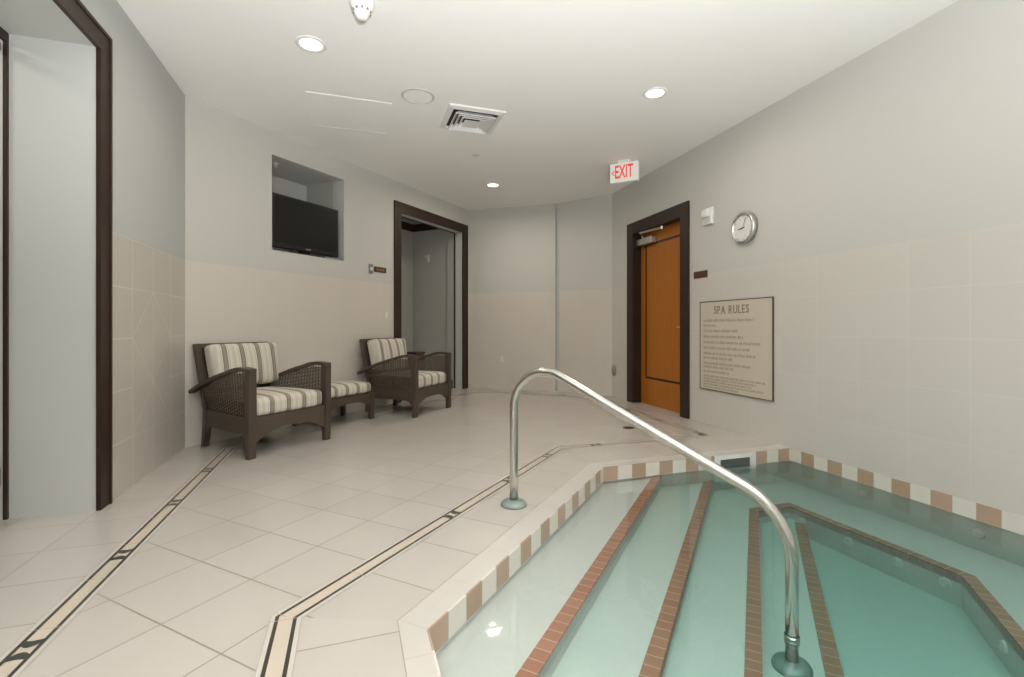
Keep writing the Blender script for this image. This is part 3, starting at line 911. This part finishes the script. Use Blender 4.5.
ott = empty('wicker_ottoman'); c = ST(3.70, -3.95); ott.location = (c.x, c.y, 0); ott.rotation_euler = (0, 0, RZ)
tag(ott, 'low wicker ottoman with a striped cushion between the two armchairs', 'ottoman')
HW, HD = .345, .235
for sx in (-1, 1):
    for sy in (-1, 1):
        bm = bmesh.new(); x, y = sx * (HW - .027), sy * (HD - .027); box(bm, x - .027, x + .027, y - .027, y + .027, 0, .285)
        for v in bm.verts:
            if v.co.z < .01: v.co.x = x + (v.co.x - x) * .8; v.co.y = y + (v.co.y - y) * .8
        bevel(bm, .005); obj('leg', bm, M['leather'], ott)
for sy in (-1, 1):
    bm = bmesh.new(); pts = [(-HW + .052, .285), (HW - .052, .285), (HW - .052, .15)]
    for k in range(9):
        f = 1 - k / 4; pts.append((f * .27, .21 - .05 * abs(f) ** 3))
    pts.append((-HW + .052, .15))
    prism_y(bm, pts, sy * (HD - .027) - .016, sy * (HD - .027) + .016); obj('apron', bm, M['wicker'], ott)
for sx in (-1, 1):
    bm = bmesh.new(); prism_x(bm, [(-HD + .052, .285), (HD - .052, .285), (HD - .052, .20), (-HD + .052, .20)], sx * (HW - .027) - .016, sx * (HW - .027) + .016); obj('apron', bm, M['wicker'], ott)
bm = bmesh.new(); box(bm, -HW + .045, HW - .045, -HD + .045, HD - .045, .262, .284); obj('seat_deck', bm, M['wicker'], ott)
bm = bmesh.new(); rounded_box(bm, .66, .44, .115, .045, 14, .02, Matrix.Translation((0, 0, .343))); obj('seat_cushion', bm, M['stripe'], ott, True)

# dark tapered bin standing behind the far chair
bin_ = empty('wicker_bin', matrix=Matrix.Translation(ST(5.72, -4.47, 0)) @ Matrix.Rotation(RZ, 4, 'Z'))
tag(bin_, 'dark wicker bin inside the hall opening, half hidden behind the far armchair', 'bin')
bm = bmesh.new(); a, b = .12, .085
lo = [(-a, -a), (a, -a), (a, a), (-a, a)]; hi = [(-b, -b), (b, -b), (b, b), (-b, b)]
va = [bm.verts.new((x, y, 0)) for x, y in lo]; vb = [bm.verts.new((x, y, .61)) for x, y in hi]
vc = [bm.verts.new((x * .88, y * .88, .61)) for x, y in hi]; vd = [bm.verts.new((x * .85, y * .85, .05)) for x, y in lo]
bm.faces.new(va[::-1]); bm.faces.new(vd)
for i in range(4):
    j = (i + 1) % 4
    bm.faces.new((va[i], va[j], vb[j], vb[i])); bm.faces.new((vb[i], vb[j], vc[j], vc[i])); bm.faces.new((vc[i], vc[j], vd[j], vd[i]))
obj('body', bm, M['wicker'], bin_)
bm = bmesh.new()
for x0, x1, y0, y1 in ((-.10, .10, -.10, -.07), (-.10, .10, .07, .10), (-.10, -.07, -.07, .07), (.07, .10, -.07, .07)): box(bm, x0, x1, y0, y1, .605, .635)
obj('rim', bm, M['leather'], bin_)

# ------------------------------------------------------------------ things on the chair wall
tv = empty('television', matrix=F_T @ Matrix.Translation((3.60, .035, NI[2])))
tag(tv, 'black flat screen television standing in the wall niche', 'television')
bm = bmesh.new(); box(bm, -.425, .415, -.03, .03, .038, .568); bevel(bm, .006); th_ = obj('housing', bm, M['black'], tv)
bm = bmesh.new(); box(bm, -.40, .39, -.0335, -.029, .082, .545); obj('screen', bm, M['screen'], tv)
bm = bmesh.new(); box(bm, -.20, .20, -.028, .19, 0.0, .014); box(bm, -.06, .06, .0, .05, .014, .05); bevel(bm, .004); obj('stand', bm, M['black'], tv)
bm = bmesh.new()
for i, x in enumerate((-.030, -.014, .002, .018)): box(bm, x, x + .011, -.0335, -.029, .054, .068)
obj('maker_mark', bm, M['silver'], th_)
bm = bmesh.new(); box(bm, -.13, .13, -.09, .09, 0, .022); bevel(bm, .004)
o = obj('set_top_box', bm, M['grey'], matrix=F_T @ Matrix.Translation((3.955, .10, NI[2]))); tag(o, 'thin grey box lying in the wall niche under the television', 'set top box')

def plate(name, fr, x, z, w, h, m, label, cat, th=.008, parts=()):
    root = empty(name, matrix=fr @ Matrix.Translation((x, 0, z)))
    tag(root, label, cat)
    bm = bmesh.new(); box(bm, -w / 2, w / 2, -th, 0, -h / 2, h / 2); bevel(bm, .0018)
    obj('plate', bm, m, root)
    for nm, bmf, mm in parts: obj(nm, bmf, mm, root)
    return root
def greek(lines, th):
    """rows of small letter-like blocks: (x0, x1, z, height)"""
    bm = bmesh.new()
    for x0, x1, z, h in lines:
        x = x0
        while x < x1:
            k = random.randint(2, 8)
            for _ in range(k):
                if x > x1: break
                w = h * random.choice((.34, .42, .5, .6)); up = h * random.choice((1, 1, .78, .78, .9))
                box(bm, x, x + w, -th - .0012, -th, z, z + up); x += w + h * .16
            x += h * .42
    return bm
def bxs(*b):
    bm = bmesh.new()
    for q in b: box(bm, *q)
    return bm
plate('door_plaque', F_T, 4.69, 1.72, .22, .068, M['plaque'], 'small brown plaque with gold lettering left of the hall opening', 'plaque', parts=(('lettering', greek([(-.075, .075, -.012, .024)], .008), M['gold']),))
plate('key_switch', F_T, 4.523, 1.715, .066, .115, M['grey'], 'narrow grey wall control with a white button beside the gold lettered plaque', 'wall control', .012, parts=(('button', bxs((-.018, .018, -.018, -.011, -.018, .018)), M['white']),))
plate('light_switch', F_T, 4.80, 1.155, .075, .118, M['offwhite'], 'ivory light switch on the tiled wall above the far armchair', 'light switch', parts=(('rocker', bxs((-.017, .017, -.013, -.007, -.033, .033)), M['white']),))
plate('power_outlet', F_B, .593, .485, .078, .12, M['offwhite'], 'ivory power outlet low on the far tiled wall', 'power outlet', parts=(('socket', bxs((-.017, .017, -.011, -.007, .008, .036), (-.017, .017, -.011, -.007, -.036, -.008)), M['white']),))
# hook in the hall
hk = empty('wall_hook', matrix=F_T @ Matrix.Translation((HO[1] + .03, .70, 2.16))); tag(hk, 'small pale hook high on the grey wall inside the hall opening', 'hook')
bm = bmesh.new(); box(bm, -.008, 0, -.02, .02, -.06, .06); bevel(bm, .002); obj('plate', bm, M['white'], hk)
bm = bmesh.new(); tube(bm, [(-.006, 0, .0), (-.03, -.01, .01), (-.045, -.035, .045)], .007, 8); tube(bm, [(-.006, 0, 0), (-.03, .01, .01), (-.045, .035, .045)], .007, 8); obj('prongs', bm, M['white'], hk)

# ------------------------------------------------------------------ things on the right wall
ck = empty('wall_clock', matrix=F_R @ Matrix.Translation((2.61, 0, 1.915))); tag(ck, 'round silver rimmed wall clock above the rules board', 'clock')
bm = bmesh.new(); lathe(bm, [(.118, -.030), (.120, -.045), (.130, -.052), (.140, -.046), (.146, -.030), (.146, 0), (.1, 0)], 48, 'y'); obj('rim', bm, M['silver'], ck, True)
bm = bmesh.new(); lathe(bm, [(0, -.031), (.122, -.031), (.122, -.004), (0, -.004)], 48, 'y'); cf = obj('face', bm, M['clock_face'], ck)
def hand(ang, L, w, y):
    bm = bmesh.new(); box(bm, -w, w, y - .002, y, -.018, L)
    bmesh.ops.transform(bm, matrix=Matrix.Rotation(math.radians(ang), 4, 'Y'), verts=bm.verts[:]); return bm
obj('hour_hand', hand(-98, .062, .0045, -.033), M['black'], cf); obj('minute_hand', hand(22, .10, .0022, -.036), M['grey'], cf)
for i in range(12):
    bm = bmesh.new(); box(bm, -.0018, .0018, -.033, -.0305, .098, .110)
    bmesh.ops.transform(bm, matrix=Matrix.Rotation(math.radians(30 * i), 4, 'Y'), verts=bm.verts[:])
    obj('hour_mark', bm, M['grey'], cf)

sb = empty('fire_strobe', matrix=F_R @ Matrix.Translation((2.11, 0, 2.13))); tag(sb, 'white fire alarm strobe on the wall between wooden door and clock', 'alarm')
bm = bmesh.new(); box(bm, -.075, .075, -.035, 0, -.085, .085); bevel(bm, .012, 3); sh_ = obj('housing', bm, M['white'], sb)
bm = bmesh.new(); rounded_box(bm, .11, .05, .09, .022, 6, 0, Matrix.Translation((.0, -.048, .03))); obj('lens', bm, M['white'], sb, True)
bm = bxs(*[(-.05, .05, -.038, -.034, -.07 + .012 * i, -.064 + .012 * i) for i in range(4)]); obj('grille', bm, M['offwhite'], sh_)

plate('room_plaque', F_R, 1.97, 1.552, .215, .072, M['plaque'], 'small dark brown plaque right of the honey wood door', 'plaque', parts=(('lettering', greek([(-.06, .06, -.01, .018)], .008), M['plaque']),))
rb = empty('rules_board', matrix=F_R @ Matrix.Translation((2.455, 0, .81))); tag(rb, 'cream spa rules board in a thin brown frame on the tiled wall', 'sign')
bw, bh = .475, .443
bm = bmesh.new(); box(bm, -bw, bw, -.012, 0, -bh, bh); bd = obj('board', bm, M['sign_board'], rb)
bm = bmesh.new(); k = .008
box(bm, -bw - k, -bw, -.015, 0, -bh - k, bh + k); box(bm, bw, bw + k, -.015, 0, -bh - k, bh + k); box(bm, -bw, bw, -.015, 0, bh, bh + k); box(bm, -bw, bw, -.015, 0, -bh - k, -bh)
obj('frame', bm, mat('sign_frame', (.11, .08, .055), .45), rb)
x = -.262; H = .078
for word in ('SPA', 'RULES'):
    bm = bmesh.new()
    for ch in word:
        t = text_bm(ch, H / .70, .78, align='LEFT', bold=.0012)
        lo_ = min(v.co.x for v in t.verts); hi_ = max(v.co.x for v in t.verts); zl = min(v.co.z for v in t.verts); zh = max(v.co.z for v in t.verts)
        for v in t.verts: v.co.x += x - lo_; v.co.z += .320 - zl
        w_ = hi_ - lo_; st = .010; za = .320; zb = .320 + zh - zl
        if ch in 'PRLE': box(t, x - .007, x + st + .007, -.001, .001, za, za + .004); box(t, x - .007, x + st + .007, -.001, .001, zb - .004, zb)
        if ch in 'AR': box(t, x + w_ - .014, x + w_ + .007, -.001, .001, za, za + .004)
        if ch == 'A': box(t, x - .007, x + .014, -.001, .001, za, za + .004)
        if ch == 'U':
            for q in (x, x + w_ - st): box(t, q - .007, q + st + .007, -.001, .001, zb - .004, zb)
        me = bpy.data.meshes.new('t'); t.to_mesh(me); t.free(); bm.from_mesh(me); bpy.data.meshes.remove(me)
        x += w_ + .0125
    bmesh.ops.translate(bm, verts=bm.verts[:], vec=(0, -.0135, 0)); obj('title_word', bm, M['sign_ink'], bd)
    x += .034
rows = [(.255, .78), (.205, .22), (.15, .54), (.092, .63), (.035, .88), (-.022, .72), (-.080, .79), (-.125, .46), (-.178, .73), (-.215, .49), (-.262, .42), (-.306, .93), (-.334, .80), (-.362, .75), (-.390, .92), (-.418, .55)]
for z, wd in rows:
    obj('rule_line', greek([(-.425, -.425 + .88 * wd, z - .012, .026 if z > -.29 else .020)], .012), M['sign_text'], bd)

ov = empty('door_stop', matrix=F_R @ Matrix.Translation((.07, 0, .385))); tag(ov, 'small grey oval bumper low on the wall left of the wooden door', 'door stop')
bm = bmesh.new(); lathe(bm, [(0, -.03), (.03, -.028), (.05, -.015), (.052, 0), (0, 0)], 24, 'y')
for v in bm.verts: v.co.z *= 1.55
obj('bumper', bm, mat('bumper_grey', (.30, .29, .26), .5), ov, True)

# drain in the floor by the door
q = ST(4.80, -1.12); bm = bmesh.new(); lathe(bm, [(0, .004), (.045, .004), (.055, .002), (.057, 0)], 28)
dr = obj('floor_drain', bm, M['drain'], matrix=Matrix.Translation((q.x, q.y, .0005))); tag(dr, 'small dark round floor drain between spa and wooden door', 'drain')

# ------------------------------------------------------------------ things on the ceiling
RZL = math.atan2(DL.y, DL.x)
def lamp_thing(x, y, label, power, first=None, r=.082):
    if first is None:
        root = empty('recessed_downlight', (x, y, CEIL))
        bm = bmesh.new(); lathe(bm, [(r - .012, .0), (r - .008, -.006), (r + .006, -.008), (r + .018, -.004), (r + .020, 0)], 40); obj('trim_ring', bm, M['white'], root, True)
        bm = bmesh.new(); lathe(bm, [(0, -.004), (r - .012, -.004), (r - .012, 0), (0, 0)], 40); obj('lens', bm, M['lens'], root)
    else:
        root = copy_tree(first); root.location = (x, y, CEIL)
    tag(root, label, 'ceiling light', 'recessed ceiling downlights')
    ld = bpy.data.lights.new('downlight', 'AREA'); ld.shape = 'DISK'; ld.size = .16; ld.energy = power; ld.color = LAMP_COLOR; ld.spread = math.radians(170)
    lo = bpy.data.objects.new('downlight', ld); COL.objects.link(lo); lo.location = (x, y, CEIL - .012)
    return root
l0 = lamp_thing(-1.364, 3.277, 'round recessed downlight nearest the left wall, by the smoke detector', LAMP_POWER * 1.3)
lamp_thing(1.173, 3.963, 'round recessed downlight over the spa near the right wall', LAMP_POWER * 1.3, l0)
lamp_thing(-.257, 6.53, 'round recessed downlight farthest back, before the far wall', LAMP_POWER * 2.3, l0)
for i, (x, y) in enumerate(((2.4, .6), (-.3, -.4), (1.6, -1.6), (3.4, -2.2))):  # unseen downlights added behind the camera to brighten the near floor
    lamp_thing(x, y, 'round recessed downlight behind the camera over the spa deck', LAMP_POWER * .6, l0)

sp_ = empty('ceiling_speaker', (-.781, 4.015, CEIL)); tag(sp_, 'flush round ceiling speaker beside the square air vent', 'speaker')
bm = bmesh.new(); lathe(bm, [(.118, 0), (.118, -.006), (.130, -.008), (.138, -.004), (.139, 0)], 44); obj('rim', bm, mat('speaker_rim', (.55, .55, .53), .5), sp_, True)
bm = bmesh.new(); lathe(bm, [(0, -.004), (.118, -.004), (.118, 0), (0, 0)], 44); obj('grille', bm, M['ceiling'], sp_)

vt = empty('air_vent', (-.375, 4.465, CEIL), RZL); vt.scale = (.92, .92, 1); tag(vt, 'square white louvred air diffuser in the ceiling', 'air vent')
def sq_ring(bm, a0, z0, a1, z1):
    A_ = [bm.verts.new((x * a0, y * a0, z0)) for x, y in ((-1, -1), (1, -1), (1, 1), (-1, 1))]
    B_ = [bm.verts.new((x * a1, y * a1, z1)) for x, y in ((-1, -1), (1, -1), (1, 1), (-1, 1))]
    for i in range(4): bm.faces.new((A_[i], A_[(i + 1) % 4], B_[(i + 1) % 4], B_[i]))
bm = bmesh.new()
for a0, z0, a1, z1 in ((.28, 0, .275, -.012), (.275, -.012, .225, -.022), (.225, -.022, .222, 0)): sq_ring(bm, a0, z0, a1, z1)
obj('frame', bm, M['vent_white'], vt)
bm = bmesh.new(); box(bm, -.222, .222, -.222, .222, -.003, 0); obj('throat', bm, M['shadow'], vt)  # flat dark sheet, its colour standing for the shade inside the vent
for a in (.195, .155, .115):
    bm = bmesh.new(); sq_ring(bm, a - .03, -.006, a + .008, -.042); sq_ring(bm, a + .008, -.042, a + .006, -.046); sq_ring(bm, a + .006, -.046, a - .034, -.008); obj('louvre', bm, M['vent_white'], vt)
bm = bmesh.new(); A_ = [bm.verts.new((x * .085, y * .085, -.046)) for x, y in ((-1, -1), (1, -1), (1, 1), (-1, 1))]; tp = bm.verts.new((0, 0, -.012))
bm.faces.new(A_)
for i in range(4): bm.faces.new((A_[i], A_[(i + 1) % 4], tp))
obj('core', bm, M['vent_white'], vt)

ap_ = empty('access_panel', (-1.467, 4.365, CEIL), RZL); tag(ap_, 'large square flush access panel in the ceiling', 'access panel')
bm = bmesh.new(); box(bm, -.33, .33, -.33, .33, -.003, 0); obj('panel', bm, M['ceiling'], ap_)
bm = bmesh.new()
for x0, x1, y0, y1 in ((-.345, .345, -.345, -.335), (-.345, .345, .335, .345), (-.345, -.335, -.335, .335), (.335, .345, -.335, .335)): box(bm, x0, x1, y0, y1, -.0038, 0)
obj('frame', bm, M['ceiling'], ap_)

sm = empty('smoke_detector', (-.885, 2.85, CEIL)); tag(sm, 'white cone shaped smoke detector hanging from the ceiling at the top edge', 'smoke detector')
bm = bmesh.new(); lathe(bm, [(0, 0), (.072, 0), (.072, -.018), (.066, -.03), (.062, -.038), (.030, -.098), (.022, -.106), (0, -.107)], 36); sb_ = obj('body', bm, M['white'], sm, True)
bm = bmesh.new()
for i in range(10):
    t = bmesh.new(); box(t, .040, .054, -.006, .006, -.066, -.054)
    bmesh.ops.transform(t, matrix=Matrix.Rotation(math.radians(36 * i), 4, 'Z'), verts=t.verts[:])
    me = bpy.data.meshes.new('t'); t.to_mesh(me); t.free(); bm.from_mesh(me); bpy.data.meshes.remove(me)
obj('slots', bm, M['grey'], sb_)
bm = bmesh.new(); lathe(bm, [(0, -.006), (.04, -.006), (.045, -.004), (.046, 0), (0, 0)], 28)
o = obj('sprinkler_cover', bm, M['offwhite'], matrix=Matrix.Translation((-.407, 5.39, CEIL))); tag(o, 'small round sprinkler cover plate on the ceiling beyond the air vent', 'sprinkler cover')
# sprinkler in the niche roof
ns = empty('niche_sprinkler', matrix=F_T @ Matrix.Translation((3.36, .2, NI[3]))); tag(ns, 'tiny pale sprinkler head in the roof of the television niche', 'sprinkler')
bm = bmesh.new(); lathe(bm, [(0, 0), (.03, 0), (.03, -.006), (.012, -.008), (.012, -.02), (0, -.02)], 16); obj('body', bm, M['white'], ns)
bm = bmesh.new(); tube(bm, [(-.01, 0, -.018), (-.016, 0, -.03), (0, 0, -.045), (.016, 0, -.03), (.01, 0, -.018)], .003, 6); obj('yoke', bm, M['white'], ns)

# exit sign, square to the chair wall, facing the camera
ex = empty('exit_sign', matrix=Matrix.Translation((1.30, 5.58, CEIL)) @ Matrix.Rotation(math.radians(-58 + 90 - 90 + 90), 4, 'Z'))
ex.matrix_basis = Matrix.Translation((1.30, 5.58, CEIL)) @ frame(Vector((0, 0)), Vector((math.cos(math.radians(-28)), math.sin(math.radians(-28)))))
tag(ex, 'white exit sign with red letters hanging under the ceiling before the wooden door', 'exit sign')
bm = bmesh.new(); box(bm, -.165, .165, -.025, .025, -.245, -.025); bevel(bm, .006); eh = obj('housing', bm, M['exit_face'], ex)
bm = bmesh.new(); box(bm, -.07, .07, -.03, .03, -.026, 0); obj('canopy', bm, M['white'], ex)
bm = text_bm('EXIT', .21, .50, bold=.003); bmesh.ops.translate(bm, verts=bm.verts[:], vec=(-.002, -.0262, -.135)); obj('lettering', bm, M['exit_red'], eh)
bm = bmesh.new()
for s in (1, -1):
    prism_y(bm, [(-.145, -.135), (-.132, -.135), (-.108, -.135 + s * .028), (-.121, -.135 + s * .028)], -.0275, -.0245)
obj('chevron', bm, M['exit_red'], eh)
